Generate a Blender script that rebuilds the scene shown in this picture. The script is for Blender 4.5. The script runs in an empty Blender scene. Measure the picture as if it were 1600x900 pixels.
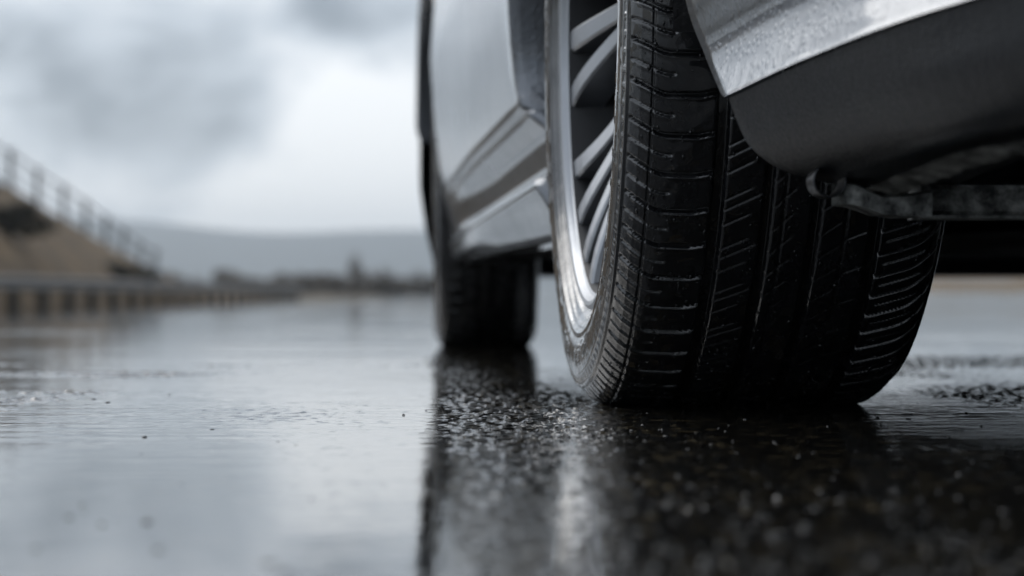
import bpy, math, random
import numpy as np

R = math.radians
random.seed(7); rng = np.random.default_rng(11)
scene = bpy.context.scene
COL = scene.collection

# ------------------------------------------------------------------ helpers
def link(name, me, mat, parent=None):
    o = bpy.data.objects.new(name, me); COL.objects.link(o)
    if mat is not None: me.materials.append(mat)
    if parent is not None: o.parent = parent
    return o

def mesh_obj(name, V, F, mat, parent=None, smooth=True):
    """V (n,3) array, F (m,4) quads or list of polygons"""
    me = bpy.data.meshes.new(name)
    V = np.asarray(V, dtype=np.float32)
    if isinstance(F, np.ndarray):
        k = F.shape[1]; m = F.shape[0]
        me.vertices.add(len(V)); me.vertices.foreach_set('co', V.ravel())
        me.loops.add(m*k); me.loops.foreach_set('vertex_index', F.astype(np.int32).ravel())
        me.polygons.add(m)
        me.polygons.foreach_set('loop_start', np.arange(0, m*k, k, dtype=np.int32))
        try: me.polygons.foreach_set('loop_total', np.full(m, k, dtype=np.int32))
        except Exception: pass
        me.update(calc_edges=True)
    else:
        me.from_pydata([tuple(map(float, v)) for v in V], [], [tuple(f) for f in F]); me.update()
    me.polygons.foreach_set('use_smooth', np.full(len(me.polygons), smooth, dtype=bool))
    return link(name, me, mat, parent)

def grid_faces(n, m, wrap=False, flip=False, base=0):
    i = np.arange(n if wrap else n-1)[:, None]; j = np.arange(m-1)[None, :]
    i2 = (i+1) % n
    a = i*m+j; b = i2*m+j; c = i2*m+j+1; d = i*m+j+1
    F = np.stack([a, d, c, b] if flip else [a, b, c, d], -1).reshape(-1, 4)
    return F+base

def grid_obj(name, P, mat, parent=None, wrap=False, flip=False, smooth=True):
    n, m = P.shape[:2]
    return mesh_obj(name, P.reshape(-1, 3), grid_faces(n, m, wrap, flip), mat, parent, smooth)

class MB:
    """collects shapes that become ONE mesh"""
    def __init__(s): s.v = []; s.f = []; s.n = 0
    def add(s, V, F):
        V = np.asarray(V, float); s.v.append(V)
        s.f += [tuple(int(k)+s.n for k in q) for q in F]; s.n += len(V)
    def grid(s, P, wrap=False, flip=False):
        n, m = P.shape[:2]; s.add(P.reshape(-1, 3), grid_faces(n, m, wrap, flip))
    def box(s, x0, x1, y0, y1, z0, z1, b=0.0):
        if b <= 0:
            V = [(x, y, z) for x in (x0, x1) for y in (y0, y1) for z in (z0, z1)]
            s.add(V, [(0,1,3,2),(4,6,7,5),(0,4,5,1),(2,3,7,6),(0,2,6,4),(1,5,7,3)]); return
        # chamfered along x edges (y-z octagon) with end caps
        ring = [(y0+b,z0),(y1-b,z0),(y1,z0+b),(y1,z1-b),(y1-b,z1),(y0+b,z1),(y0,z1-b),(y0,z0+b)]
        V = [(x, y, z) for x in (x0, x1) for y, z in ring]
        F = [(k, (k+1) % 8, 8+(k+1) % 8, 8+k) for k in range(8)]
        F += [tuple(range(7, -1, -1)), tuple(range(8, 16))]
        s.add(V, F)
    def tube(s, pts, rad, seg=10, caps=True):
        pts = np.asarray(pts, float); n = len(pts)
        rad = np.broadcast_to(np.asarray(rad, float), (n,))
        T = np.gradient(pts, axis=0); T /= np.linalg.norm(T, axis=1)[:, None]+1e-12
        up = np.array([0, 0, 1.0]) if abs(T[0][2]) < .9 else np.array([1.0, 0, 0])
        rings = []
        for k in range(n):
            a = np.cross(T[k], up); a /= np.linalg.norm(a)+1e-12; b = np.cross(T[k], a)
            th = np.linspace(0, 2*np.pi, seg, endpoint=False)
            rings.append(pts[k]+rad[k]*(np.cos(th)[:, None]*a+np.sin(th)[:, None]*b))
        V = np.concatenate(rings); F = []
        for k in range(n-1):
            for j in range(seg):
                j2 = (j+1) % seg; F.append((k*seg+j, k*seg+j2, (k+1)*seg+j2, (k+1)*seg+j))
        if caps: F += [tuple(range(seg-1, -1, -1)), tuple(range((n-1)*seg, n*seg))]
        s.add(V, F)
    def build(s, name, mat, parent=None, smooth=False):
        return mesh_obj(name, np.concatenate(s.v), s.f, mat, parent, smooth)

def lathe(prof, seg=128, a0=0, a1=2*math.pi):
    """revolve (x, r) about the x axis"""
    full = abs(a1-a0-2*math.pi) < 1e-6
    th = np.linspace(a0, a1, seg, endpoint=not full)[:, None]
    p = np.asarray(prof, float)
    P = np.stack([np.broadcast_to(p[:, 0], (len(th), len(p))), -np.sin(th)*p[:, 1], -np.cos(th)*p[:, 1]], -1)
    return P, full

def catmull(pts, n):
    pts = np.asarray(pts, float)
    P = np.vstack([2*pts[0]-pts[1], pts, 2*pts[-1]-pts[-2]])
    t = np.linspace(0, len(pts)-1, n); i = np.minimum(t.astype(int), len(pts)-2); f = (t-i)[:, None]
    p0, p1, p2, p3 = P[i], P[i+1], P[i+2], P[i+3]
    return .5*((2*p1)+(-p0+p2)*f+(2*p0-5*p1+4*p2-p3)*f**2+(-p0+3*p1-3*p2+p3)*f**3)

def sstep(a, b, x):
    t = np.clip((x-a)/(b-a), 0, 1); return t*t*(3-2*t)

_perm = np.random.default_rng(5).permutation(512); _perm = np.concatenate([_perm, _perm, _perm])
_grad = np.random.default_rng(6).uniform(0, 2*np.pi, 512)
def perlin(x, y):
    xi = np.floor(x).astype(int); yi = np.floor(y).astype(int); xf = x-xi; yf = y-yi
    xi %= 512; yi %= 512
    def g(ix, iy, dx, dy):
        h = _grad[_perm[_perm[ix % 512]+(iy % 512)] % 512]; return np.cos(h)*dx+np.sin(h)*dy
    u = xf*xf*xf*(xf*(xf*6-15)+10); v = yf*yf*yf*(yf*(yf*6-15)+10)
    n00 = g(xi, yi, xf, yf); n10 = g(xi+1, yi, xf-1, yf); n01 = g(xi, yi+1, xf, yf-1); n11 = g(xi+1, yi+1, xf-1, yf-1)
    return (n00*(1-u)+n10*u)*(1-v)+(n01*(1-u)+n11*u)*v

def tag(o, label=None, cat=None, group=None, kind=None):
    if label: o['label'] = label
    if cat: o['category'] = cat
    if group: o['group'] = group
    if kind: o['kind'] = kind
    return o

def empty(name, loc=(0, 0, 0), rz=0.0, parent=None):
    o = bpy.data.objects.new(name, None); COL.objects.link(o)
    o.location = loc; o.rotation_euler = (0, 0, rz); o.empty_display_size = .2
    if parent is not None: o.parent = parent
    return o

# ------------------------------------------------------------------ materials
class NT:
    def __init__(s, name):
        s.m = bpy.data.materials.new(name); s.m.use_nodes = True
        s.t = s.m.node_tree; s.b = s.t.nodes['Principled BSDF']
    def n(s, typ, **kw):
        nd = s.t.nodes.new(typ)
        for k, v in kw.items():
            if k.startswith('i_'):
                key = k[2:]; key = int(key) if key.isdigit() else key.replace('_', ' ')
                nd.inputs[key].default_value = v
            else: setattr(nd, k, v)
        return nd
    def l(s, a, b): s.t.links.new(a, b)
    def coords(s, scale=(1, 1, 1)):
        tc = s.n('ShaderNodeTexCoord'); mp = s.n('ShaderNodeMapping'); mp.inputs['Scale'].default_value = scale
        s.l(tc.outputs['Object'], mp.inputs['Vector']); return mp.outputs['Vector']
    def noise(s, vec, scale, detail=4, rough=.55):
        nd = s.n('ShaderNodeTexNoise'); nd.inputs['Scale'].default_value = scale
        nd.inputs['Detail'].default_value = detail; nd.inputs['Roughness'].default_value = rough
        s.l(vec, nd.inputs['Vector']); return nd.outputs['Fac']
    def ramp(s, fac, stops):
        nd = s.n('ShaderNodeValToRGB'); cr = nd.color_ramp
        while len(cr.elements) < len(stops): cr.elements.new(.5)
        for e, (p, c) in zip(cr.elements, stops):
            e.position = p; e.color = (c, c, c, 1) if not hasattr(c, '__len__') else (*c, 1)
        s.l(fac, nd.inputs['Fac']); return nd.outputs['Color']
    def rng(s, fac, a, b, c, d):
        nd = s.n('ShaderNodeMapRange'); nd.inputs[1].default_value = a; nd.inputs[2].default_value = b
        nd.inputs[3].default_value = c; nd.inputs[4].default_value = d; s.l(fac, nd.inputs[0]); return nd.outputs[0]
    def bump(s, h, dist, strength=1.0, prev=None):
        nd = s.n('ShaderNodeBump'); nd.inputs['Distance'].default_value = dist; nd.inputs['Strength'].default_value = strength
        s.l(h, nd.inputs['Height'])
        if prev is not None: s.l(prev, nd.inputs['Normal'])
        return nd.outputs['Normal']
    def set(s, **kw):
        for k, v in kw.items():
            k = k.replace('_', ' ')
            if hasattr(v, 'is_linked'): s.l(v, s.b.inputs[k])
            else: s.b.inputs[k].default_value = v

def simple(name, col, rough=.5, metal=0.0, var=.25, scale=6, bump=0.0, bscale=60, **kw):
    M = NT(name); v = M.coords(); f = M.noise(v, scale, 5)
    lo = tuple(c*(1-var) for c in col); hi = tuple(c*(1+var) for c in col)
    M.set(Base_Color=M.ramp(f, [(.3, lo), (.7, hi)]), Roughness=M.rng(f, .3, .7, rough*.85, min(1, rough*1.15)), Metallic=metal, **kw)
    if bump: M.set(Normal=M.bump(M.noise(v, bscale, 4), bump))
    return M.m

def mat_paint():
    M = NT('silver_paint'); v = M.coords()
    f = M.noise(v, 900, 1); g = M.noise(v, 5, 5)
    M.set(Base_Color=M.ramp(f, [(.3, (.15, .162, .18)), (.7, (.19, .204, .225))]), Metallic=.75,
          Roughness=M.rng(g, .3, .7, .26, .36), Coat_Weight=.8, Coat_Roughness=.06)
    st = M.noise(M.coords((60, 60, 3)), 1.0, 3)
    dr = M.n('ShaderNodeTexVoronoi'); dr.inputs['Scale'].default_value = 170; M.l(v, dr.inputs['Vector'])
    dd = M.rng(dr.outputs['Distance'], 0, .42, 1, 0)
    M.set(Normal=M.bump(dd, .0005, .9, M.bump(st, .004, .4)))
    return M.m

def mat_trim():
    M = NT('black_plastic_trim'); v = M.coords()
    g = M.noise(v, 420, 3); st = M.noise(M.coords((70, 70, 6)), 1.0, 3); w = M.noise(v, 8, 3)
    M.set(Base_Color=M.ramp(w, [(.3, (.003, .0048, .008)), (.7, (.006, .0085, .013))]), Roughness=M.rng(g, .3, .7, .28, .5), Specular_IOR_Level=.3)
    M.set(Normal=M.bump(g, .0014, .6, M.bump(st, .003, .2)))
    return M.m

def mat_rubber():
    M = NT('wet_tyre_rubber'); v = M.coords()
    g = M.noise(v, 25, 6, .65); f = M.noise(v, 500, 3)
    M.set(Base_Color=M.ramp(g, [(.3, (.007, .0075, .009)), (.75, (.014, .015, .018))]),
          Roughness=M.rng(g, .35, .65, .14, .30), Coat_Weight=M.rng(g, .35, .65, 1.0, .5), Coat_Roughness=.06, IOR=1.6, Coat_IOR=1.7)
    M.set(Normal=M.bump(f, .0006, .35))
    return M.m

def mat_alloy():
    M = NT('machined_alloy'); v = M.coords(); g = M.noise(v, 30, 5)
    M.set(Base_Color=(.37, .385, .41, 1), Metallic=1.0, Roughness=M.rng(g, .3, .7, .32, .46))
    return M.m

def mat_road():
    M = NT('wet_asphalt'); v = M.coords()
    film = M.noise(M.coords((1.0, .45, 1)), 1.3, 4, .6)
    dry = M.rng(film, .52, .66, 0, 1)
    gr = M.noise(v, 260, 3, .6)
    vo = M.n('ShaderNodeTexVoronoi'); vo.inputs['Scale'].default_value = 130; M.l(v, vo.inputs['Vector'])
    sp = M.n('ShaderNodeSeparateColor'); M.l(vo.outputs['Color'], sp.inputs[0])
    stone = M.ramp(sp.outputs[0], [(0, (.006, .0062, .0065)), (.55, (.012, .0115, .0105)), (.88, (.026, .023, .017)), (.97, (.10, .08, .048))])
    M.set(Base_Color=stone, IOR=1.7)
    rmix = M.n('ShaderNodeMath', operation='MULTIPLY_ADD'); M.l(dry, rmix.inputs[0]); rmix.inputs[1].default_value = .06; rmix.inputs[2].default_value = .05
    M.set(Roughness=rmix.outputs[0])
    hm = M.n('ShaderNodeMath', operation='MULTIPLY'); M.l(gr, hm.inputs[0]); M.l(dry, hm.inputs[1])
    M.set(Normal=M.bump(hm.outputs[0], .0008, .2))
    return M.m

def mat_grime():
    M = NT('grimy_metal'); v = M.coords(); g = M.noise(v, 60, 6, .7); h = M.noise(v, 14, 4)
    M.set(Base_Color=M.ramp(g, [(.40, (.03, .032, .032)), (.54, (.26, .27, .26)), (.66, (.58, .58, .56))]),
          Metallic=0.0, Roughness=M.rng(h, .3, .7, .3, .6))
    M.set(Normal=M.bump(g, .004, .7))
    return M.m

PAINT = mat_paint(); TRIM = mat_trim(); RUBBER = mat_rubber(); ALLOY = mat_alloy(); ROAD = mat_road(); GRIME = mat_grime()
DARK = simple('dark_underbody', (.008, .008, .009), .7, bump=.004)
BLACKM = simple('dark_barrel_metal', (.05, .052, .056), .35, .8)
BARREL = simple('dark_barrel', (.02, .021, .023), .5, .3)  # inside of the rim, darker than the alloy lip and spokes
STEEL = simple('brake_steel', (.22, .22, .23), .4, 1.0)
GLASS = simple('tinted_window_glass', (.01, .011, .012), .05, 0)
WATER = NT('water_drop'); WATER.set(Base_Color=(.008, .0085, .0095, 1), Roughness=.05, IOR=1.6); WATER = WATER.m
SOIL = simple('dry_grass_soil', (.175, .12, .066), .95, var=.55, scale=1.1, bump=.1, bscale=3)
VERGE = simple('verge_grass', (.15, .125, .075), .95, var=.35, scale=.4, bump=.05, bscale=4)
BARK = simple('bark', (.07, .06, .05), .9)
LEAF = simple('brown_twig_foliage', (.17, .14, .105), .8, var=.4, scale=2)
LEAFD = simple('dark_bush_foliage', (.045, .042, .026), .8, var=.4, scale=2)
RAILM = simple('weathered_guardrail_steel', (.20, .19, .18), .55, .4, scale=2)
POSTM = simple('dark_guardrail_post', (.03, .028, .026), .8)
FENCEM = simple('dark_fence_metal', (.035, .037, .042), .6)
HILLM = simple('hill_heath', (.055, .066, .07), 1.0, var=.3, scale=.006)
HOUSEW = simple('pale_render', (.62, .60, .57), .8, var=.08)
ROOFM = simple('grey_roof_tiles', (.16, .15, .15), .7)

# ------------------------------------------------------------------ camera and light
H_CAM = .095; FPX = 4150.0
cam = bpy.data.cameras.new('Camera'); co = bpy.data.objects.new('Camera', cam); COL.objects.link(co)
scene.camera = co
co.location = (0, 0, H_CAM); co.rotation_euler = (R(90), 0, 0)
cam.sensor_width = 36; cam.lens = FPX/1600*36
cam.shift_y = (458-450)/1600
cam.clip_start = .05; cam.clip_end = 9000
cam.dof.use_dof = True; cam.dof.focus_distance = 2.0; cam.dof.aperture_fstop = 7.2

SUN_AZ = -38.0; SUN_EL = 38.0         # azimuth clockwise from +Y: ahead and to the left
sl = bpy.data.lights.new('sun', 'SUN'); sl.energy = .9; sl.angle = R(45); sl.color = (1, .97, .93)
so = bpy.data.objects.new('sun', sl); COL.objects.link(so)
so.rotation_euler = (R(90-SUN_EL), 0, R(180-SUN_AZ)); so.location = (-20, 30, 30)

w = bpy.data.worlds.new('World'); scene.world = w; w.use_nodes = True
t = w.node_tree; N = t.nodes; L = t.links
bg = N['Background']; bg.inputs['Strength'].default_value = .1
sky = N.new('ShaderNodeTexSky'); sky.sky_type = 'NISHITA'; sky.sun_disc = False
sky.sun_elevation = R(SUN_EL); sky.sun_rotation = R(SUN_AZ)
tc = N.new('ShaderNodeTexCoord')
def wmath(op, a, b=None, c=None, clamp=False):
    nd = N.new('ShaderNodeMath'); nd.operation = op; nd.use_clamp = clamp
    for i, x in enumerate((a, b, c)):
        if x is None: continue
        if hasattr(x, 'is_linked'): L.new(x, nd.inputs[i])
        else: nd.inputs[i].default_value = x
    return nd.outputs[0]
mp = N.new('ShaderNodeMapping'); mp.inputs['Scale'].default_value = (1, 1, 1.7); mp.inputs['Rotation'].default_value = (0, R(-24), 0); mp.inputs['Location'].default_value = (.31, .2, .1)
L.new(tc.outputs['Generated'], mp.inputs['Vector'])
n1 = N.new('ShaderNodeTexNoise'); n1.inputs['Scale'].default_value = 11; n1.inputs['Detail'].default_value = 5; n1.inputs['Roughness'].default_value = .5; n1.inputs['Distortion'].default_value = .5
L.new(mp.outputs[0], n1.inputs['Vector'])
n2 = N.new('ShaderNodeTexNoise'); n2.inputs['Scale'].default_value = 3; n2.inputs['Detail'].default_value = 2
L.new(mp.outputs[0], n2.inputs['Vector'])
cl = wmath('ADD', wmath('MULTIPLY', wmath('SUBTRACT', n1.outputs['Fac'], .5), 2.2), .47)
cl = wmath('ADD', cl, wmath('MULTIPLY', wmath('SUBTRACT', n2.outputs['Fac'], .5), .5))
n3 = N.new('ShaderNodeTexNoise'); n3.inputs['Scale'].default_value = 27; n3.inputs['Detail'].default_value = 4; n3.inputs['Distortion'].default_value = .8
L.new(mp.outputs[0], n3.inputs['Vector'])
cl = wmath('ADD', cl, wmath('MULTIPLY', wmath('SUBTRACT', n3.outputs['Fac'], .5), .75))
# bright and dark banks of cloud in the sky, each a soft lobe round a direction
def blob(px, py, rad, amp):
    d = np.array([(px-800)/FPX, 1, (458-py)/FPX]); d /= np.linalg.norm(d)
    vm = N.new('ShaderNodeVectorMath'); vm.operation = 'DOT_PRODUCT'; L.new(tc.outputs['Generated'], vm.inputs[0]); vm.inputs[1].default_value = d
    k = 1/((rad/FPX)**2)            # exp(k (dot-1))
    return wmath('MULTIPLY', wmath('EXPONENT', wmath('MULTIPLY', wmath('SUBTRACT', vm.outputs['Value'], 1.0), k)), amp)
for b in [(600, 250, 100, .22), (430, 75, 60, .30), (510, 140, 60, .28), (150, 85, 50, .16), (190, 100, 40, .1), (300, 315, 80, .30), (480, 325, 80, .32), (620, 340, 80, .32), (420, 330, 220, .12), (640, 130, 70, .14), (80, 300, 90, .12),
          (385, 165, 55, -.46), (110, 170, 80, -.44), (230, 190, 60, -.30), (560, 10, 75, -.32), (20, 50, 60, -.22), (240, 60, 35, -.14), (450, 270, 45, -.14), (40, 240, 70, -.10), (330, 250, 50, -.08)]:
    cl = wmath('ADD', cl, blob(*b))
sx = N.new('ShaderNodeSeparateXYZ'); L.new(tc.outputs['Generated'], sx.inputs[0])
rp = N.new('ShaderNodeValToRGB'); L.new(cl, rp.inputs['Fac'])
cr = rp.color_ramp
for e, (p, c) in zip([cr.elements[0], cr.elements.new(.4), cr.elements.new(.7), cr.elements[-1]],
                     [(0.0, (.17, .20, .24)), (.4, (.37, .412, .465)), (.7, (.575, .605, .645)), (1.0, (.735, .75, .77))]):
    e.position = p; e.color = (*c, 1)
cr.elements[0].position = 0
mul = N.new('ShaderNodeVectorMath'); mul.operation = 'SCALE'; L.new(rp.outputs['Color'], mul.inputs[0]); # sky brightness shaped to light the car: raised ahead-left, cut behind, out of view
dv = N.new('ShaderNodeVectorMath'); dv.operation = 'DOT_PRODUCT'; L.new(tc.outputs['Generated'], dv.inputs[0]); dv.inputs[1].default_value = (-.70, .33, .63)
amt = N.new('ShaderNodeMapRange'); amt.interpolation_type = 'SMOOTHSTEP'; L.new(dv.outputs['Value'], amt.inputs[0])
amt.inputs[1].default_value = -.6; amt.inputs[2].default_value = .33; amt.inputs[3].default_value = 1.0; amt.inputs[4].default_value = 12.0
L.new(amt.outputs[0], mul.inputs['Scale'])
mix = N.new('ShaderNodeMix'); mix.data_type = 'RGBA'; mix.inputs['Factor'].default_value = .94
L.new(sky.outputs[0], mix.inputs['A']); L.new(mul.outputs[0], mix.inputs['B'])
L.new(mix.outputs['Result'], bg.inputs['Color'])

vs = scene.view_settings; vs.view_transform = 'Standard'; vs.look = 'None'; vs.exposure = .45; vs.gamma = 1; vs.use_curve_mapping = False
scene.cycles.use_denoising = True
scene.cycles.max_bounces = 8; scene.cycles.volume_bounces = 2
scene.cycles.sample_clamp_indirect = 6

# ------------------------------------------------------------------ ground
def camber(X):
    return np.where(X < -1.5, (np.maximum(X, -9.6)+1.5)*.0426, np.where(X > 3, (np.minimum(X, 14)-3)*.0165, 0))

def left_patch(X, Y):      # streaks of bare wet stone towards the left of the lane
    return sstep(-.26, -.44, X+.06*perlin(Y*3, Y*0+2))*sstep(1.5, 1.8, Y)*(1-sstep(3.6, 4.4, Y))*sstep(-.15, .2, perlin(X*1.6+4, Y*5+1))
def wet_mask(X, Y):
    """1 = grainy damp asphalt, 0 = standing water film"""
    n = perlin(X*1.7+3, Y*.9+7)+.5*perlin(X*4.1, Y*2.2+1)
    v = X*math.cos(A)+Y*math.sin(A)
    u = -X*math.sin(A)+Y*math.cos(A)
    v0 = .045+.045*(Y-1)+.012*perlin(X*6, Y*6); strip = sstep(0, .035, v-v0)*(1-sstep(.24, .32, v)); right = sstep(.50, .60, v)*sstep(1.7, 2.2, u)
    left = left_patch(X, Y)
    m = sstep(-.05, .45, n*(1-.55*strip)-.12+.52*strip+.40*left+.35*right-.35*sstep(.26, .34, v)*(1-right)-.30*sstep(.03, -.3, v)*(1-left))
    m = np.maximum(m, .10+.14*sstep(-.1, .3, n))
    return m
A = math.atan(337/FPX)                 # the car points 4.6 degrees left of the camera axis

xs = np.concatenate([np.linspace(-9.25, -3, 20)[:-1], np.linspace(-3, -.75, 60)[:-1], np.arange(-.75, -.15, .0042), np.arange(-.15, .62, .0021), np.arange(.62, 1.0, .0042), np.linspace(1.0, 3, 60)[1:], np.linspace(3, 13, 24)[1:]])
ys = np.concatenate([np.linspace(-30, .5, 20)[:-1], np.arange(.5, 1.15, .0045), np.arange(1.15, 3.3, .0026), np.arange(3.3, 4.0, .0045), np.linspace(4, 9, 260)[1:], np.geomspace(9, 420, 130)[1:]])
Y, X = np.meshgrid(ys, xs, indexing='ij')
near = sstep(.3, .6, Y)*sstep(9, 4, Y)
m = wet_mask(X, Y)
h = .00035*perlin(X*7, Y*5)+.0002*perlin(X*17+9, Y*11)
h = h*(.35+.65*m)
grit = np.maximum(perlin(X*125, Y*125)+.5*perlin(X*240, Y*240+9)-.24, 0)      # stone tips standing out of the film
grit2 = np.maximum(perlin(X*60+5, Y*60)-.22, 0)
h = h+(grit*.0034+grit2*.0010)*m*(1+1.6*left_patch(X, Y))+.00007*perlin(X*40, Y*60)+.00005*perlin(X*90+3, Y*120)
h = h+(.00022*perlin(X*5+2, Y*26)+.00010*perlin(X*9, Y*60+3))*(.30+.45*sstep(.1, -.1, X))*(.3+.7*sstep(1.1, 1.8, Y))     # long low ripples across the film
h = h+.0007*perlin(X*1.3+8, Y*5)*sstep(3.0, 4.5, Y)
Z = camber(X)+h*near
road = grid_obj('road', np.stack([X, Y, Z], -1), ROAD, flip=True)
tag(road, 'wet dark asphalt road mirroring the cloudy sky', 'road', kind='structure')

gx = np.array([-3200, -1200, -400, -120, -40, -20, -12, -9.6, -9.3, -6, -3, -1.5, 0, 3, 8, 14, 20, 40, 120, 400, 1200, 3200], float)
gy = np.array([-550, -100, -20, 0, 5, 10, 20, 40, 80, 160, 320, 640, 1300, 2200, 3900], float)
GY, GX = np.meshgrid(gy, gx, indexing='ij')
ground = grid_obj('ground', np.stack([GX, GY, camber(GX)-.04], -1), VERGE, flip=True)
tag(ground, 'brownish grass ground beside the wet road', 'ground', kind='structure')

# hills on the horizon
rp_px = [-5000, -2500, -900, 0, 150, 250, 330, 400, 435, 480, 560, 660, 900, 1200, 1700, 2600, 6000]
rp_py = [380, 350, 330, 333, 340, 347, 357, 365, 367, 363, 359, 359, 352, 345, 352, 360, 390]
hx = np.linspace(-2900, 2900, 240)
px = 800+hx*FPX/3000
top = np.interp(px, rp_px, rp_py); ker = np.ones(5)/5
top = np.convolve(np.pad(top, 2, mode='edge'), ker, 'valid')
zt = (458-top)/FPX*3000
rows = []
for q, yy in [(0, 2350), (.3, 2520), (.62, 2700), (.85, 2860), (1, 3000), (.9, 3150), (.5, 3400), (0, 3700)]:
    rows.append(np.stack([hx, np.full_like(hx, yy)+20*perlin(hx*.01, hx*0+yy*.01), zt*q*(1+.06*perlin(hx*.006, hx*0+yy*.01)*(1-q))-1*(1-q)], -1))
hills = grid_obj('hills', np.stack(rows), HILLM, flip=True)
tag(hills, 'blue grey hills fading into haze on the horizon', 'hills', kind='structure')

# haze
hz = MB(); hz.box(-3400, 3400, -600, 3950, -2.5, 108)
HZ = bpy.data.materials.new('haze_air'); HZ.use_nodes = True
hn = HZ.node_tree; hn.nodes.remove(hn.nodes['Principled BSDF'])
pv = hn.nodes.new('ShaderNodeVolumePrincipled'); pv.inputs['Color'].default_value = (.82, .90, .98, 1); pv.inputs['Density'].default_value = .00034; pv.inputs['Anisotropy'].default_value = .55
hn.links.new(pv.outputs[0], hn.nodes['Material Output'].inputs['Volume'])
haze = hz.build('haze', HZ); tag(haze, 'thin pale haze in the air over the road', 'haze', kind='stuff')

# embankment on the left, with a sloping end
ey = np.linspace(20, 150, 80); ex = np.linspace(0, 1, 22)
def ridge(y): return np.interp(y, [20, 60, 72.6, 83, 91, 97, 104, 114, 132, 150], [4.0, 3.75, 3.15, 2.35, 1.65, 1.1, .65, .38, .2, -.36])
EY, EX = np.meshgrid(ey, ex, indexing='ij')
pxs = np.interp(EX, [0, .12, .5, .62, 1], [-10.1, -10.6, -13.9, -15.2, -30])
pzs = np.interp(EX, [0, .12, .5, .62, 1], [0, .22, 1.0, 1.03, .9])
EZ = -.40+(ridge(EY)+.40)*pzs+.12*perlin(pxs*.7, EY*.4)*np.clip(ridge(EY), 0, 1)*(EX > .05)
emb = grid_obj('embankment', np.stack([pxs, EY, EZ], -1), SOIL, flip=False)
tag(emb, 'tan dry grass embankment sloping down beside the road', 'embankment', kind='structure')

# fence on the ridge
fy = [64.5, 69, 73.6, 77.8, 82.3, 86.6, 91, 95, 99.3, 103.5]
def rz_(y): return float(np.interp(y, ey, EZ[:, 10]))
fr = empty('fence', (-13.9, fy[0], rz_(fy[0])))
tag(fr, 'dark post and rail fence stepping down the embankment ridge', 'fence')
def rel(x, y, z): return (x+13.9, y-fy[0], z-rz_(fy[0]))
for y in fy:
    b = MB(); c = rel(-13.9, y, rz_(y)); b.box(c[0]-.06, c[0]+.06, c[1]-.06, c[1]+.06, c[2]-.2, c[2]+1.12, .02)
    b.box(c[0]-.12, c[0]+.12, c[1]-.12, c[1]+.12, c[2]+1.12, c[2]+1.17)
    b.build('post', FENCEM, fr)
for hh, rr in ((1.0, .035), (.62, .022), (.25, .022)):
    b = MB(); b.tube([rel(-13.9+.14, y, rz_(y)+hh) for y in fy], rr, 8); b.build('rail', FENCEM, fr, True)

# guardrail along the road edge
py_ = [44.0+3.15*k for k in range(24)]
gx0 = -9.45; gz0 = -.37
gr = empty('guardrail', (gx0, py_[0], gz0)); tag(gr, 'low steel guardrail on dark posts along the road edge', 'guardrail')
b = MB()
prof = [(0, .52), (.03, .54), (.07, .57), (.03, .62), (.0, .65), (.03, .68), (.07, .73), (.03, .77), (-.02, .785), (-.06, .78), (-.06, .53), (0, .52)]
P = np.stack([[(p[0]+.11, yy-py_[0], p[1]) for p in prof] for yy in np.linspace(py_[0]-1.2, py_[-1]+1.0, 30)])
b.grid(P, flip=True); b.build('rail', RAILM, gr)
for y in py_:
    b = MB(); b.box(-.09, .09, y-py_[0]-.13, y-py_[0]+.13, -.1, .72, .02); b.build('post', POSTM, gr)

# ------------------------------------------------------------------ plants
def leaf_cloud(n, rx, ry, rz, cz, size, seed, clumps=9):
    r = np.random.default_rng(seed)
    cc = r.normal(size=(clumps, 3)); cc /= np.linalg.norm(cc, axis=1)[:, None]; cc *= r.uniform(.15, .75, (clumps, 1))
    k = r.integers(0, clumps, n); rad = r.uniform(.25, .5, clumps)[k]
    d = r.normal(size=(n, 3)); d /= np.linalg.norm(d, axis=1)[:, None]
    p = (cc[k]+d*rad[:, None]*r.uniform(.3, 1, (n, 1))**.5)*[rx, ry, rz]+[0, 0, cz]
    a = r.normal(size=(n, 3)); a /= np.linalg.norm(a, axis=1)[:, None]
    bb = np.cross(a, r.normal(size=(n, 3))); bb /= np.linalg.norm(bb, axis=1)[:, None]
    s = size*r.uniform(.6, 1.4, (n, 1))
    V = np.stack([p-a*s, p+bb*s*.55, p+a*s, p-bb*s*.55], 1).reshape(-1, 3)
    return V, np.arange(4*n).reshape(-1, 4)

def bush(x, y, z, rx, rz, label, mat, seed, group):
    root = empty('bush', (x, y, z)); tag(root, label, 'bush', group)
    V, F = leaf_cloud(900, rx, rx*.9, rz, rz*.75, rx*.11, seed); V[:, 2] = np.maximum(V[:, 2], -.05)
    mesh_obj('foliage', V, F, mat, root, False)
    b = MB(); r = random.Random(seed)
    for _ in range(6):
        a = r.uniform(0, 6.28); b.tube([(0, 0, -.1), (.25*rx*math.cos(a), .25*rx*math.sin(a), rz*.5), (.6*rx*math.cos(a), .6*rx*math.sin(a), rz*1.1)], [.04*rx, .03*rx, .012*rx], 6)
    b.build('stem', BARK, root, True)

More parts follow.
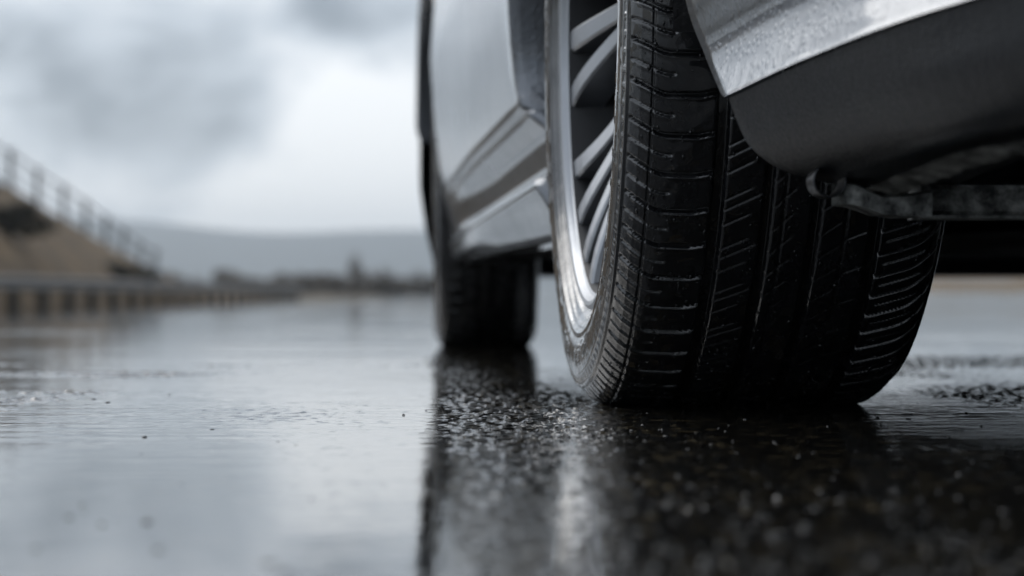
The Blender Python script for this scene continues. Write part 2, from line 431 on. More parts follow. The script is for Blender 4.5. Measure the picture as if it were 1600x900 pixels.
def tree(x, y, z, hgt, wd, label, seed, group, mat=None):
    root = empty('tree', (x, y, z)); tag(root, label, 'tree', group)
    r = random.Random(seed); b = MB()
    b.tube([(0, 0, -.2), (.02*hgt*r.uniform(-1, 1), 0, hgt*.45), (0, 0, hgt*.9)], [.035*hgt, .022*hgt, .006*hgt], 8)
    for _ in range(7):
        a = r.uniform(0, 6.28); z0 = hgt*r.uniform(.25, .6)
        b.tube([(0, 0, z0), (wd*.3*math.cos(a), wd*.3*math.sin(a), z0+hgt*.14), (wd*.5*math.cos(a), wd*.5*math.sin(a), z0+hgt*.3)], [.014*hgt, .009*hgt, .003*hgt], 6)
    b.build('trunk', BARK, root, True)
    V, F = leaf_cloud(800, wd*.6, wd*.6, hgt*.45, hgt*.58, hgt*.03, seed, 16)
    mesh_obj('crown', V, F, mat or LEAF, root, False)

# bushes on the embankment face
def eface(y, q): # point on the bank
    j = int(np.argmin(abs(ey-y))); i = int(round(q*21)); return float(pxs[j, i]), float(EY[j, i]), float(EZ[j, i])
for (y, q, rx, rz, lab, sd) in [
    (61.5, .26, 1.2, .55, 'large dark bush on the tan bank, lower of the two at the picture edge', 1),
    (57.5, .30, 1.3, .6, 'tall dark bush on the bank cut by the picture edge', 2),
    (72.5, .16, .8, .3, 'low brown bush halfway down the bank below the fence', 3),
    (77, .12, .7, .25, 'small brown bush at the lower end of the sloping bank', 4)]:
    x, yy, z = eface(y, q); bush(x, yy, z-.1, rx, rz, lab, LEAFD, sd, 'bushes on the embankment')

def at(px, Yd): return (px-800)/FPX*Yd
GZ = -.40
# trees and shrubs of the far roadside
for i, (px, Yd, topy, wpx, lab) in enumerate([
    (556, 190, 396, 30, 'tallest bare brown tree in the far roadside row'),
    (603, 200, 415, 26, 'second tallest brown tree, right of the tallest one in the far row'),
    (446, 210, 424, 26, 'small brown tree alone in the middle of the far roadside hedge'),
    (270, 150, 418, 34, 'brown tree just past the end of the embankment'),
    (232, 128, 405, 26, 'thin tree at the foot of the fence where the bank ends'),
    (345, 180, 432, 24, 'short tree beside the pale house in the distance'),
    (648, 230, 420, 40, 'small tree closest to the front of the silver car'),
    (500, 215, 424, 44, 'broad low tree halfway between the lone small tree and the tallest tree'),
    (400, 205, 428, 40, 'broad low tree just right of the pale house'),
    (306, 170, 428, 36, 'broad low tree between the bank end and the short tree'),
    (578, 240, 420, 36, 'faint tree standing in the gap between the two tallest trees')]):
    z0 = GZ; hh = (458-topy)/FPX*Yd+.095-z0
    tree(at(px, Yd), Yd, z0, hh, wpx/FPX*Yd, lab, 20+i, 'trees along the far roadside')
names = ['far hedge bush next to the embankment end', 'far hedge bush right of the first roadside tree', 'low hedge bush in front of the pale house',
         'wide hedge bush just right of the pale house', 'dark hedge bush left of the lone small tree', 'rounded hedge bush right of the lone small tree',
         'low hedge bush midway between lone tree and tallest tree', 'dense hedge bush at the foot of the tallest tree', 'hedge bush between the two tallest trees',
         'pale brown hedge bush near the car front', 'last hedge bush hidden partly by the car front']
for i, lab in enumerate(names):
    px = 255+i*41; Yd = 150+i*9
    bush(at(px, Yd), Yd+4, GZ, 34/FPX*Yd*1.5, ((458-433)/FPX*Yd+.6)*.62*random.Random(i).uniform(.8, 1.15), lab, LEAF, 60+i, 'hedge bushes along the far roadside')
# far verge strips
b = MB()
P = np.stack([[( -9.7-q*9+.0*y, y, -.38+zz*(1+.3*math.sin(y*.21))) for q, zz in ((0, 0), (.1, .15), (.4, .28), (.8, .25), (1, 0))] for y in np.linspace(100, 400, 60)])
vg = grid_obj('verge', P, simple('far_verge_grass', (.15, .12, .08), .95, var=.35, scale=.3), flip=False)
tag(vg, 'low brown grass verge along the far left road edge', 'verge', kind='structure')
P = np.stack([[(13.2+q*12, y, .12+zz*(1+.3*math.sin(y*.17))) for q, zz in ((0, 0), (.1, .2), (.4, .5), (.8, .45), (1, 0))] for y in np.linspace(20, 400, 80)])
vg = grid_obj('verge', P, SOIL, flip=True)
tag(vg, 'tan grass verge seen under the car beyond the road', 'verge', kind='structure')

# pale far house
hs = empty('house', (at(373, 560), 560, GZ)); tag(hs, 'small pale house far away behind the roadside hedge', 'house')
b = MB(); b.box(-2.0, 2.0, -3, 3, -.2, 3.2); b.build('wall', HOUSEW, hs)
b = MB(); b.add([(-2.3, -3.3, 3.1), (2.3, -3.3, 3.1), (0, -3.3, 4.6), (-2.3, 3.3, 3.1), (2.3, 3.3, 3.1), (0, 3.3, 4.6)], [(0, 1, 2), (3, 5, 4), (0, 2, 5, 3), (1, 4, 5, 2), (0, 3, 4, 1)])
b.build('roof', HOUSEW, hs)
for xx in (-1.0, 1.0):
    b = MB(); b.box(xx-.4, xx+.4, -3.06, -2.98, 1.0, 2.3); b.build('window', GLASS, hs)

# ------------------------------------------------------------------ the car  (local x = v to the right, y = s forward, z up)
CV, CS = 1.122, 3.54                    # centre of the car in (v, s)
ca, sa_ = math.cos(A), math.sin(A)
car = empty('car', (CV*ca-CS*sa_, CV*sa_+CS*ca, 0), A)
tag(car, 'silver car with black lower bumper trim and alloy wheels standing on the wet road', 'car')
OFF = np.array([CV, CS, 0.0])
def part(name, P, mat, parent=car, **kw): return grid_obj(name, P-OFF, mat, parent, **kw)
def mirror(P):
    Q = P.copy(); Q[..., 0] = 2*CV-Q[..., 0]; return Q

WR = (.372, 2.277); WF = (.341, 4.80); HUB = .336; TR = .340

# ---- tyre
def make_tyre():
    half = [(.104, .2515), (.114, .2555), (.124, .268), (.1300, .285), (.1305, .300), (.1275, .313), (.1235, .3225), (.1170, .3305), (.1075, .3355), (.090, .3380), (.055, .3393), (0, .340)]
    side = catmull(half[:8], 90); tread = catmull(half[7:], 170)
    hp = np.vstack([side, tread[1:]])
    prof = np.vstack([hp*[-1, 1], (hp*[1, 1])[::-1][1:]])          # outer (x<0) to inner
    ph = np.concatenate([np.linspace(R(-18), R(128), 900)[:-1], np.linspace(R(128), R(342), 260, endpoint=False)])
    PH, K = np.meshgrid(ph, np.arange(len(prof)), indexing='ij')
    x = prof[K, 0]; r = prof[K, 1]
    q = PH*TR
    tan = np.gradient(prof, axis=0); tan /= np.linalg.norm(tan, axis=1)[:, None]
    nx = -tan[:, 1]; nr = tan[:, 0]
    sgn = np.sign(nr[len(prof)//2]); nx = nx*sgn; nr = nr*sgn
    def line(d, wd, soft=.0011): return 1-sstep(wd/2-soft*.2, wd/2+soft, np.abs(d))
    def per(c, p): return (np.mod(c+p/2, p)-p/2)
    dep = np.zeros_like(x)
    def cut(mask, depth):
        nonlocal dep; dep = np.maximum(dep, mask*depth)
    def band(a, b_, s=.0012): return sstep(a-s, a+s, x)*(1-sstep(b_-s, b_+s, x))
    onT = (r > .322)
    circ = 2*math.pi*TR
    # circumferential grooves
    for xg, wd, dp in ((-.0555, .0085, .007), (-.0165, .0065, .007), (.0215, .0065, .007), (.0685, .0080, .007)):
        cut(line(x-xg, wd, .0014), dp)
    cut(line(x+.1085, .0012)*onT, .0012)
    cut(line(x-.012+.016, .0010)*onT, .0010); cut(line(x-.045, .0010)*onT, .001)
    # outer shoulder
    P1 = circ/68
    bow = .010*sstep(-.095, -.128, x)+.0025*sstep(-.075, -.06, x)
    cut(line(per(q-bow, P1), .0022)*band(-.125, -.060)*onT, .0045)
    cut(line(per(q-bow+P1/2, P1), .0008)*band(-.125, -.092)*onT, .0022)
    # second rib
    P2 = circ/96
    cut(line(per(q-(x+.05)*.55, P2), .0006)*band(-.050, -.030)*onT, .0014)
    cut(line(per(q-(x+.05)*.55+P2*.4, P2*2), .0007)*band(-.052, -.021)*onT, .0014)
    # centre rib, fine
    P3 = circ/160
    cut(line(per(q-(x)*1.1, P3*1.6), .0006)*band(-.012, .004)*onT, .0012)
    # third rib
    cut(line(per(q-(x)*.8+.007, P2), .0006)*band(.027, .042)*onT, .0012)
    cut(line(per(q-(x)*.45, P2*1.5), .0008)*band(.047, .063)*onT, .0015)
    # inner shoulder
    P4 = circ/96
    cut(line(per(q-(x-.09)*.32-.006*sstep(.1, .128, x), P4), .0015)*band(.073, .126)*onT, .0042)
    cut(line(per(q-(x-.09)*.32+P4/2, P4), .0010)*band(.078, .112)*onT, .0022)
    # sidewall rings and ribs
    rel_ = np.zeros_like(x)
    ow = (x < 0)&(r < .3235)
    for rr, ww, hh in ((.3185, .0022, .0016), (.3105, .0012, .0007), (.2745, .003, .0018), (.2685, .0012, .0008), (.262, .0012, .0006)):
        rel_ += line(r-rr, ww, .0009)*(r < .3235)*hh
    rib = line(per(PH, 2*math.pi/150), .0034/.3*1, .006)*sstep(.3115, .3122, r)*(1-sstep(.3165, .3172, r))*.0007
    # swooping raised marks on the sidewall
    blk = (perlin(PH*14, r*240) > .18)*sstep(.281, .2822, r)*(1-sstep(.3012, .3022, r))*(np.mod(PH*3.2, 1.6) < 1.05)*.0006
    rel_ += (rib+blk)*ow
    def lip(d): return np.exp(-((d+.0030)/.0012)**2)*.0005
    rel_ += lip(per(q-bow, P1))*band(-.120, -.062)*onT+.6*lip(per(q-bow+P1/2, P1))*band(-.120, -.096)*onT
    rel_ += lip(per(q-(x-.09)*.32-.006*sstep(.1, .128, x), P4))*band(.076, .120)*onT
    rel_ += .00025*perlin(q*90, x*90+r*40)
    n = rel_-dep*np.where((PH > R(1)) & (PH < R(200)), sstep(R(1.5), R(6), PH), 0)
    X_ = x+nx[K]*n; r_ = r+nr[K]*n
    z = -np.cos(PH)*r_; y = -np.sin(PH)*r_
    # flat contact patch, sidewall bulging over it
    low = sstep(-.24, -.336, z)
    X_ = X_*(1+.035*low*(np.abs(x) > .1)*sstep(.335, .30, r))
    z = np.maximum(z, -HUB-.0005+.0*z)
    P = np.stack([X_, y, z], -1)
    return grid_obj('tyre', P, RUBBER, None, wrap=True, flip=True), prof

def make_wheel():
    root = bpy.data.objects.new('wheel', None); COL.objects.link(root)
    ty, prof = make_tyre(); ty.parent = root
    # rim: lip, barrel, hub and swept twin spokes in one casting
    b = MB()
    lip = [(-.096, .2535), (-.112, .2525), (-.1195, .2535), (-.1215, .2500), (-.1205, .2465), (-.1175, .2440), (-.115, .2425), (-.1135, .2400)]
    P, f = lathe(lip, 180); b.grid(P, wrap=f)
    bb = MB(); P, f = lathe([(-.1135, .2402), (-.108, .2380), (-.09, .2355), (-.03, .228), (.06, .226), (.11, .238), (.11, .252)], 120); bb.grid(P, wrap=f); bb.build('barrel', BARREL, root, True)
    nsp = 24; go = (-21, -7, 8, 21); gh = (-9, -3, 3, 9)
    for k in range(nsp):
        base = R(-38+60*(k//4)); oe = R(go[k % 4]); oh = R(gh[k % 4])
        sec = []
        for tt in np.linspace(0, 1, 16):
            rr = .052+tt*(.2405-.052)
            ang = base+oh+(oe-oh)*tt**1.25-R(17)*(1-tt)**1.3+R(6)*math.sin(tt*math.pi)*.5
            xx = -.072-.040*sstep(.15, 1, tt)+.006*math.sin(tt*math.pi)
            wd = .0070+.0040*tt; th = .030+.012*(1-tt)
            c = []
            for (tq, dx) in ((-wd, .002), (-wd*.75, 0), (wd*.75, 0), (wd, .002), (wd*1.15, th), (-wd*1.15, th)):
                al = ang+tq/rr
                c.append((xx+dx, -math.sin(al)*rr, -math.cos(al)*rr))
            sec.append(c)
        S = np.array(sec)
        for e in range(6):
            b.grid(np.stack([S[:, e], S[:, (e+1) % 6]], 1), flip=False)
    hubp = [(-.060, 0.0), (-.066, .02), (-.070, .034), (-.073, .05), (-.072, .062), (-.064, .068), (-.02, .07)]
    P, f = lathe(hubp, 60); b.grid(P, wrap=f)
    rim = b.build('rim', ALLOY, root); 
    b = MB(); P, f = lathe([(-.081, .0), (-.081, .022), (-.079, .027), (-.072, .029), (-.06, .029)], 48); b.grid(P, wrap=f); b.build('hub_cap', BLACKM, root, True)
    for k in range(5):
        a = 2*math.pi*k/5; b = MB(); c = np.array([-.066, -.045*math.sin(a), -.045*math.cos(a)])
        b.tube([c, c+[-.016, 0, 0]], [.0085, .0075], 6); b.build('wheel_bolt', STEEL, root)
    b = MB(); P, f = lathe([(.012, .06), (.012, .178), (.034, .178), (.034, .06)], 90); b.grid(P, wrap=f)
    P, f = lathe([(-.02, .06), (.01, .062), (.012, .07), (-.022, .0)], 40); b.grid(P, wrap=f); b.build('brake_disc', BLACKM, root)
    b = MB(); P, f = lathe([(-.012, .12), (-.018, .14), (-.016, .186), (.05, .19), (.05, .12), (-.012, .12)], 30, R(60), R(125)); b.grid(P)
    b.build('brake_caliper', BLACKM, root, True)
    b = MB(); P, f = lathe([(.075, .02), (.075, .222), (.082, .222), (.082, .02)], 60); b.grid(P, wrap=f); b.build('dust_shield', DARK, root)
    return root, prof

wheel, tprof = make_wheel()
def copy_tree(o, parent):
    c = o.copy(); COL.objects.link(c); c.parent = parent
    for ch in list(o.children):
        d = ch.copy(); COL.objects.link(d); d.parent = c
    return c
wheels = []
for i, (v, s, sc, rz) in enumerate([(WR[0], WR[1], 1, 0), (WF[0], WF[1], .70, R(-3.5)), (2*CV-WR[0], WR[1], 1, math.pi), (2*CV-WF[0], WF[1], .70, math.pi)]):
    o = wheel if i == 0 else copy_tree(wheel, car)
    o.parent = car; o.location = (v-CV, s-CS, HUB-.0015); o.scale = (sc, 1, 1); o.rotation_euler = (0, 0, rz)
    wheels.append(o)

# drops of water sitting on the near tyre
def domes(C, Nn, rad, hgt, stretch=None, seg=8):
    """little caps at C with normals Nn"""
    n = len(C)
    up = np.where(np.abs(Nn[:, 2:3]) > .9, [[1.0, 0, 0]], [[0, 0, 1.0]])
    T = np.cross(up, Nn); T /= np.linalg.norm(T, axis=1)[:, None]; B = np.cross(Nn, T)
    th = np.linspace(0, 2*np.pi, seg, endpoint=False)
    rings = [(1.0, -.15), (.93, .35), (.62, .78)]
    V = []
    st = np.ones(n) if stretch is None else stretch
    for rr, hh in rings:
        V.append(C[:, None]+rad[:, None, None]*rr*(np.cos(th)[None, :, None]*T[:, None]+st[:, None, None]*np.sin(th)[None, :, None]*B[:, None])+(hgt*hh)[:, None, None]*Nn[:, None])
    V.append((C+Nn*hgt[:, None])[:, None])
    V = np.concatenate(V, 1); k = V.shape[1]
    F = []
    for a in range(2):
        for j in range(seg): F.append((a*seg+j, a*seg+(j+1) % seg, (a+1)*seg+(j+1) % seg, (a+1)*seg+j))
    for j in range(0, seg, 2): F.append((2*seg+j, 2*seg+(j+1) % seg, 2*seg+(j+2) % seg, 3*seg))
    F = np.array(F)
    FF = (F[None]+(np.arange(n)*k)[:, None, None]).reshape(-1, 4)
    return V.reshape(-1, 3), FF

n = 2200
xx = rng.uniform(-.122, .118, n); pp = R(1)*rng.uniform(8, 112, n)
keep = np.ones(n, bool)
for g in (-.0555, -.0165, .0215, .0685): keep &= np.abs(xx-g) > .0062
xx, pp = xx[keep], pp[keep]; n = len(xx)
hp = tprof[:len(tprof)//2+1]; rr = np.interp(-np.abs(xx), hp[:, 0][hp[:, 1] > .325], hp[:, 1][hp[:, 1] > .325])
C = np.stack([xx, -np.sin(pp)*rr, -np.cos(pp)*rr], -1)
tilt = np.interp(np.abs(xx), [0, .09, .108, .122], [0, .05, .4, .9])*np.sign(xx)
Nn = np.stack([np.sin(tilt), -np.sin(pp)*np.cos(tilt), -np.cos(pp)*np.cos(tilt)], -1)
rad = rng.gamma(1.5, .00024, n)+.00025; rad = np.minimum(rad, .0018)
V, F = domes(C, Nn, rad, rad*.85, rng.uniform(.8, 1.9, n))
td = mesh_obj('water_droplets', V, F, WATER, wheel); td['kind'] = 'stuff'

# ---- body sides
def arch_s(z, c, rad, sign):
    d = np.clip(z-HUB, -rad, rad); return c+sign*np.sqrt(np.maximum(rad*rad-d*d, 0))
side_z = [(.148, .300), (.150, .272), (.158, .262), (.190, .247), (.203, .2395), (.209, .241), (.216, .262), (.232, .272), (.262, .262), (.283, .240), (.2865, .242), (.2905, .2345), (.33, .2315), (.42, .2265), (.52, .2255), (.60, .235), (.68, .252), (.76, .275), (.84, .31)]
zz0 = np.array([p[0] for p in side_z]); vv0 = np.array([p[1] for p in side_z])
def rear_front_edge(z):    # the rear arch leans forward above the sill
    up = WR[1]+.49*np.sqrt(np.maximum(1-((z-HUB)/.392)**2, 0)); lo = arch_s(z, WR[1], .385, 1)+.107*sstep(.17, HUB, z)
    return np.where(z > HUB, up, lo)
def build_side(mir):
    n = 60; tt = np.linspace(0, 1, n)[:, None]
    zr = np.concatenate([np.linspace(zz0[k], zz0[k+1], 4 if k > 10 else 5)[:-1] for k in range(len(zz0)-1)]+[[.84]])
    vr = np.interp(zr, zz0, vv0)
    s0 = rear_front_edge(zr); s1 = arch_s(zr, WF[1], .372, -1)
    S = s0+(s1-s0)*tt
    # the skirt ledge and seam fall a little towards the front
    drop = -.030*np.clip((S-2.65)/1.8, 0, 1)*sstep(.152, .19, zr)*(1-sstep(.30, .50, zr))
    Zm = zr+drop
    flare = .007*np.exp(-((S-s0)/.07)**2)*sstep(.24, .40, zr)
    Vv = vr-flare+.012*np.exp(-((S-s1)/.14)**2)*0+.012*((S-3.5)/1.2)**2*sstep(.6, .3, zr)*0
    vs_ = np.interp(zr, [.148, .168, .264, .37, .48, .6, .84], [.285, .267, .249, .2335, .2245, .235, .31])
    k = .85*sstep(.45, 1.0, (S-s0)/(s1-s0)); Vv = Vv*(1-k)+vs_*k
    P = np.stack([Vv, S, Zm], -1)
    # returned lips at both wheel arches
    for idx, sg in ((0, -1), (-1, 1)):
        e = P[idx].copy(); e[:, 0] += .012; e[:, 1] += sg*.004; e2 = e.copy(); e2[:, 0] += .05
        P = np.concatenate([e2[None], e[None], P]) if idx == 0 else np.concatenate([P, e[None], e2[None]])
    if mir: P = mirror(P)
    return part('side_panel', P, PAINT, flip=not mir)
build_side(False); build_side(True)

# ---- front fender and nose
def build_front(mir):
    zr = np.linspace(.15, .66, 30); tt = np.linspace(0, 1, 40)[:, None]
    s0 = arch_s(zr, WF[1], .372, 1); s1 = np.full_like(zr, 5.62)-.10*((zr-.4)/.25)**2
    S = s0+(s1-s0)*tt
    vb = np.interp(zr, [.15, .22, .3, .58, .66], [.262, .246, .2345, .236, .30])
    u = np.clip((S-5.05)/(s1-5.05), 0, 1)
    Vv = vb+.10*u**2+.86*np.clip((u-.8)/.2, 0, 1)**2
    S2 = np.minimum(S, s1)-.0+.12*np.clip((u-.8)/.2, 0, 1)
    P = np.stack([Vv, S2, np.broadcast_to(zr, S.shape)], -1)
    if mir: P = mirror(P)
    part('front_fender', P, PAINT, flip=not mir)
    # strip over the arch
    an = np.linspace(R(-2), R(92), 40)   # from rear edge up to apex
    rows = []
    for a in np.linspace(R(8), R(172), 50):
        s = WF[1]-.372*math.cos(a); z = HUB+.372*math.sin(a); 
        zt_ = max(z+.004, .665+.15*0)
        rows.append([(.285, s, z+.003), (.247, s, z), (.236, s, z+.012), (.232, s, z+.03), (.236, s, max(z+.034, .60)), (.30, s, max(z+.04, .69)), (CV, s, .80)])
    Q = np.array(rows)
    if mir: Q = mirror(Q)
    part('hood', Q, PAINT, flip=not mir)
build_front(False); build_front(True)
# splitter under the nose
b = MB(); b.box(.33-CV, 2*CV-.33-CV, 5.2-CS, 5.66-CS, .128, .150, .006); b.build('front_splitter', TRIM, car)

# ---- rear bumper: painted shell above, black trim below, both wrapping the corner
def wrap_path(pts, n): return catmull(pts, n)
edge_hi  = [(.258, 1.862, .52), (.263, 1.852, .40), (.272, 1.846, .300), (.284, 1.838, .262), (.2955, 1.830, .2315)]
def bumper_rows():
    # each row: control points from the arch edge round the corner to the car centre
    rows = [
        [(.250, 1.905, .60), (.275, 1.70, .60), (.315, 1.45, .60), (.40, 1.24, .60), (.60, 1.12, .60), (CV, 1.07, .60)],
        [(.254, 1.872, .50), (.280, 1.69, .505), (.322, 1.45, .51), (.405, 1.23, .51), (.60, 1.11, .51), (CV, 1.06, .51)],
        [(.260, 1.856, .40), (.287, 1.685, .41), (.330, 1.45, .415), (.41, 1.225, .42), (.60, 1.10, .42), (CV, 1.05, .42)],
        [(.271, 1.846, .305), (.299, 1.68, .325), (.343, 1.46, .335), (.418, 1.225, .34), (.60, 1.10, .34), (CV, 1.05, .34)],
        [(0.2821, 1.8252, 0.2608), (0.3118, 1.6682, 0.2807), (0.3546, 1.4597, 0.2936), (0.4235, 1.2256, 0.2992), (0.6, 1.105, 0.3), (CV, 1.055, .30)],
        [(0.2832, 1.7669, 0.2316), (0.3137, 1.6212, 0.246), (0.3532, 1.4331, 0.2575), (0.4244, 1.2181, 0.2668), (0.6, 1.115, 0.27), (CV, 1.065, .27)],
        [(0.2831, 1.7471, 0.2254), (0.3137, 1.6044, 0.2398), (0.3533, 1.4201, 0.2512), (0.4271, 1.2167, 0.2611), (0.6, 1.12, 0.265), (CV, 1.07, .265)],
    ]
    return np.stack([catmull(r, 60) for r in rows])
def fine(Rw, n):   # refine across rows
    m = Rw.shape[1]; return np.stack([catmull(Rw[:, j], n) for j in range(m)], 1)
BR = bumper_rows()
shell = fine(BR, 40)
edge_in = shell[:, :1].copy(); edge_in[..., 0] += .05; edge_in[..., 1] += .004
e2 = shell[:, :1].copy(); e2[..., 0] += .006; e2[..., 1] += .003
shell_l = np.concatenate([edge_in, e2, shell], 1)
rb = part('rear_bumper', shell_l, PAINT, flip=False)
part('rear_bumper', mirror(shell_l), PAINT, flip=True)
trim_rows = [
    [(0.2861, 1.7462, 0.2244), (0.3167, 1.6044, 0.2387), (0.3562, 1.421, 0.2502), (0.43, 1.2196, 0.2601), (0.6, 1.123, 0.264), (CV, 1.073, .264)],
    [(0.2904, 1.7438, 0.2115), (0.3199, 1.6044, 0.2248), (0.3581, 1.423, 0.2363), (0.4329, 1.2216, 0.2464), (0.6, 1.125, 0.25), (CV, 1.075, .25)],
    [(0.2989, 1.7381, 0.1924), (0.3266, 1.6025, 0.2068), (0.361, 1.423, 0.2182), (0.4368, 1.2313, 0.2269), (0.6, 1.135, 0.23), (CV, 1.085, .23)],
    [(0.3161, 1.7314, 0.1777), (0.3381, 1.5996, 0.1905), (0.3668, 1.4325, 0.201), (0.4447, 1.246, 0.2093), (0.61, 1.155, 0.212), (CV, 1.105, .212)],
    [(0.3371, 1.7238, 0.1699), (0.3524, 1.5968, 0.18), (0.3744, 1.4421, 0.1886), (0.4574, 1.2655, 0.1956), (0.62, 1.18, 0.198), (CV, 1.13, .198)],
    [(0.3629, 1.719, 0.1662), (0.3725, 1.5949, 0.1733), (0.3859, 1.4611, 0.18), (0.4789, 1.2996, 0.1869), (0.64, 1.22, 0.189), (CV, 1.17, .189)],
    [(0.4297, 1.719, 0.1657), (0.4297, 1.5949, 0.1723), (0.4393, 1.4898, 0.1781), (0.5278, 1.3584, 0.1839), (0.67, 1.29, 0.186), (CV, 1.25, .186)]]
TRW = fine(np.stack([catmull(r, 60) for r in trim_rows]), 40)
ed = TRW[:, :1].copy(); ed[..., 0] += .05; ed[..., 1] += .01
e2 = TRW[:, :1].copy(); e2[..., 0] += .006; e2[..., 1] += .004
TRL = np.concatenate([ed, e2, TRW], 1)
lt = part('lower_trim', TRL, TRIM, rb, flip=False); 
part('lower_trim', mirror(TRL), TRIM, rb, flip=True)

# rear quarter over the rear arch and deck lid
def build_quarter(mir):
    rows = []
    for a in np.linspace(R(2), R(178), 60):
        s = WR[1]-(.40 if a < math.pi/2 else .49)*math.cos(a); z = HUB+.392*math.sin(a)
        o = .02*math.exp(-((s-1.87)/.12)**2)
        rows.append([(.275, s, z+.003), (.238+o, s, z), (.2275+o, s, z+.012), (.224+o, s, z+.03), (.226+o, s, max(z+.034, .66)), (.25+o, s, max(z+.04, .76)), (.33, s, .86), (CV, s, .93)])
    Q = np.array(rows)
    if mir: Q = mirror(Q)
    part('rear_quarter', Q, PAINT, flip=not mir)
build_quarter(False); build_quarter(True)
# tail panel and lid behind the arch
rows = [[(x, s+.0, z) for x in np.linspace(.30 if z < .9 else .4, 2*CV-(.30 if z < .9 else .4), 20)] for s, z in ((1.10, .60), (1.14, .75), (1.25, .88), (1.88, .93))]
part('tailgate', np.array(rows, float), PAINT, flip=True)
# cabin
b = MB()
prof_c = [(1.7, .90), (2.3, 1.22), (3.0, 1.34), (3.5, 1.30), (4.25, .88)]
P = np.array([[(v, s, .86), (v2, s, z), (2*CV-v2, s, z), (2*CV-v, s, .86)] for (s, z) in prof_c for v, v2 in [(.33, .33+.28*max(0, (z-.86)/.48))]], float)
part('cabin_glass', P, GLASS, flip=True, smooth=False)
P = np.array([[(.62, s, z+.012), (CV, s, z+.045), (2*CV-.62, s, z+.012)] for s, z in ((2.2, 1.19), (2.6, 1.29), (3.0, 1.345), (3.4, 1.325), (3.6, 1.27))], float)
part('roof', P, PAINT, flip=True)
P = np.array([[(.31, s, z), (CV, s, z+.03), (2*CV-.31, s, z)] for s, z in ((4.1, .86), (4.45, .80), (5.2, .70), (5.6, .60))], float)
part('bonnet', P, PAINT, flip=True)

# underbody and wheel housings
uy, ux = np.meshgrid(np.linspace(2.75, 4.40, 50), np.linspace(.285, 2*CV-.285, 40), indexing='ij')
part('underbody', np.stack([ux, uy, .158+.012*perlin(ux*6, uy*6)], -1), DARK, flip=False)
uy, ux = np.meshgrid(np.linspace(1.40, 5.3, 60), np.linspace(.60, 2*CV-.60, 40), indexing='ij')
part('floor_pan', np.stack([ux, uy, .19+.03*perlin(ux*5+3, uy*5)], -1), DARK, flip=False)
uy, ux = np.meshgrid(np.linspace(5.16, 5.6, 10), np.linspace(.33, 2*CV-.33, 30), indexing='ij')
part('nose_tray', np.stack([ux, uy, .152+0*ux], -1), DARK, flip=False)
for c, rd, sw in ((WR, .40, (-8, 188)), (WF, .388, (-8, 188))):
    for mir in (False, True):
        rows = []
        for a in np.linspace(R(sw[0]), R(sw[1]), 50):
            s = c[1]-rd*(1.24 if c is WR and a > math.pi/2 else 1)*math.cos(a); z = HUB+rd*math.sin(a)
            rows.append([(.268, s, z+.001), (.45, s, z+.004), (.62, s, z), (.63, c[1], HUB)])
        Q = np.array(rows)
        if mir: Q = mirror(Q)
        part('wheel_housing', Q, DARK, flip=not mir)
# suspension arm behind the near wheel and rear carrier
b = MB()
b.tube([np.array((.50, 2.28, .30))-OFF, np.array((.8, 2.3, .24))-OFF, np.array((CV, 2.35, .24))-OFF, np.array((2*CV-.8, 2.3, .24))-OFF, np.array((2*CV-.5, 2.28, .30))-OFF], .035, 12)
b.build('rear_axle', GRIME, car, True)
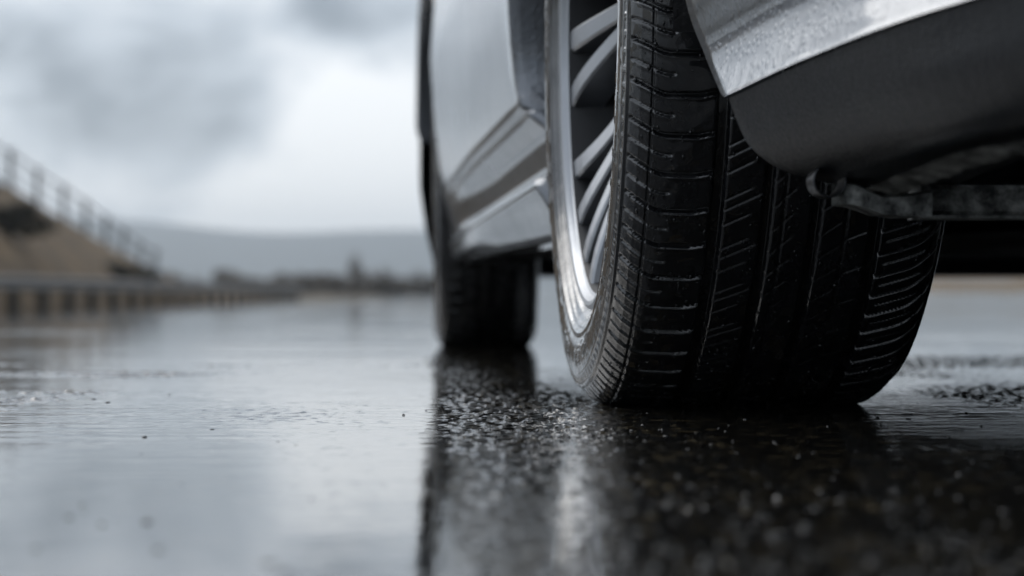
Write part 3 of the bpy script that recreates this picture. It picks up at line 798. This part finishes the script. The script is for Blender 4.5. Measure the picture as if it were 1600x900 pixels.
# grimy cross bar, bracket and open pipe end under the bumper
b = MB(); b.box(.405-CV, 1.7-CV, 1.700-CS, 1.735-CS, .1455, .1655, .003)
b.box(.405-CV, 1.7-CV, 1.692-CS, 1.740-CS, .1435, .1453)
cb = b.build('cross_bar', GRIME, car)
b = MB()
P = np.array([[(v, s, z) for (s, z) in ((1.69, zt_), (1.70, zt_+.002), (1.73, zt_+.002), (1.73, zb_), (1.69, zb_), (1.69, zt_))] for v, zt_, zb_ in
              [(.352, .1655, .1525), (.360, .1645, .152), (.368, .161, .1495), (.378, .1565, .146), (.392, .157, .1445), (.410, .160, .1445)]], float)
b.grid(P-OFF); b.build('bracket', GRIME, cb)
b = MB(); th = np.linspace(0, 2*np.pi, 28)
P = np.array([[(.3425+rr*math.cos(a), s, .1675+rr*math.sin(a)) for (rr, s) in ((.0110, 1.712), (.0112, 1.690), (.0104, 1.687), (.0098, 1.690), (.0096, 1.712))] for a in th])
b.grid(P-OFF); b.build('pipe_end', BLACKM, cb, True)
# ragged muddy seam along the lower edge of the trim
tt = np.linspace(0, 1, 260); base = catmull([(0.3447, 1.6065, 0.1593), (0.3492, 1.512, 0.1656), (0.3618, 1.386, 0.1729), (.46, 1.32, .186), (.62, 1.25, .187)], 260)
P = np.stack([base+np.stack([.003+.002*perlin(tt*60, tt*0+k)+k*.005, tt*0, -.0005-k*.0010+.0022*perlin(tt*30, tt*0+1.3*k)*(k > 1)+.0012*perlin(tt*110, tt*0+k)], -1) for k in range(5)], 1)
part('mud_seam', P, GRIME, rb, flip=False)

# ------------------------------------------------------------------ drops standing on the road
n = 30000
Yd = 1/rng.uniform(1/4.6, 1/.8, n); Xd = rng.uniform(-.26, .26, n)*Yd+rng.normal(0, .02, n)
v = Xd*ca+Yd*sa_
nz = perlin(Xd*5+31, Yd*3+4)
dens = (.006+.10*sstep(.070, .125, v)*(1-.80*sstep(.20, .40, v)))*np.clip(.55+1.3*nz, .05, 1)
# thin the far ones, which stand closer together as seen
keep = rng.uniform(0, 1, n) < dens
Xd, Yd = Xd[keep], Yd[keep]; n = len(Xd)
inside = (np.abs(Xd*ca+Yd*sa_-WR[0]) < .13)&(np.abs(-Xd*sa_+Yd*ca-WR[1]) < .05)
Xd, Yd = Xd[~inside], Yd[~inside]; n = len(Xd)
rad = np.minimum(rng.gamma(2.0, .0003, n)+.0005, .002)
C = np.stack([Xd, Yd, np.full(n, .0002)], -1); Nn = np.tile([0, 0, 1.0], (n, 1))
V, F = domes(C, Nn, rad, rad*rng.uniform(.18, .62, n), rng.uniform(.8, 1.5, n))
rd = mesh_obj('water_droplets', V, F, WATER)
tag(rd, 'small water drops and wet grit beaded on the asphalt', 'droplets', kind='stuff')
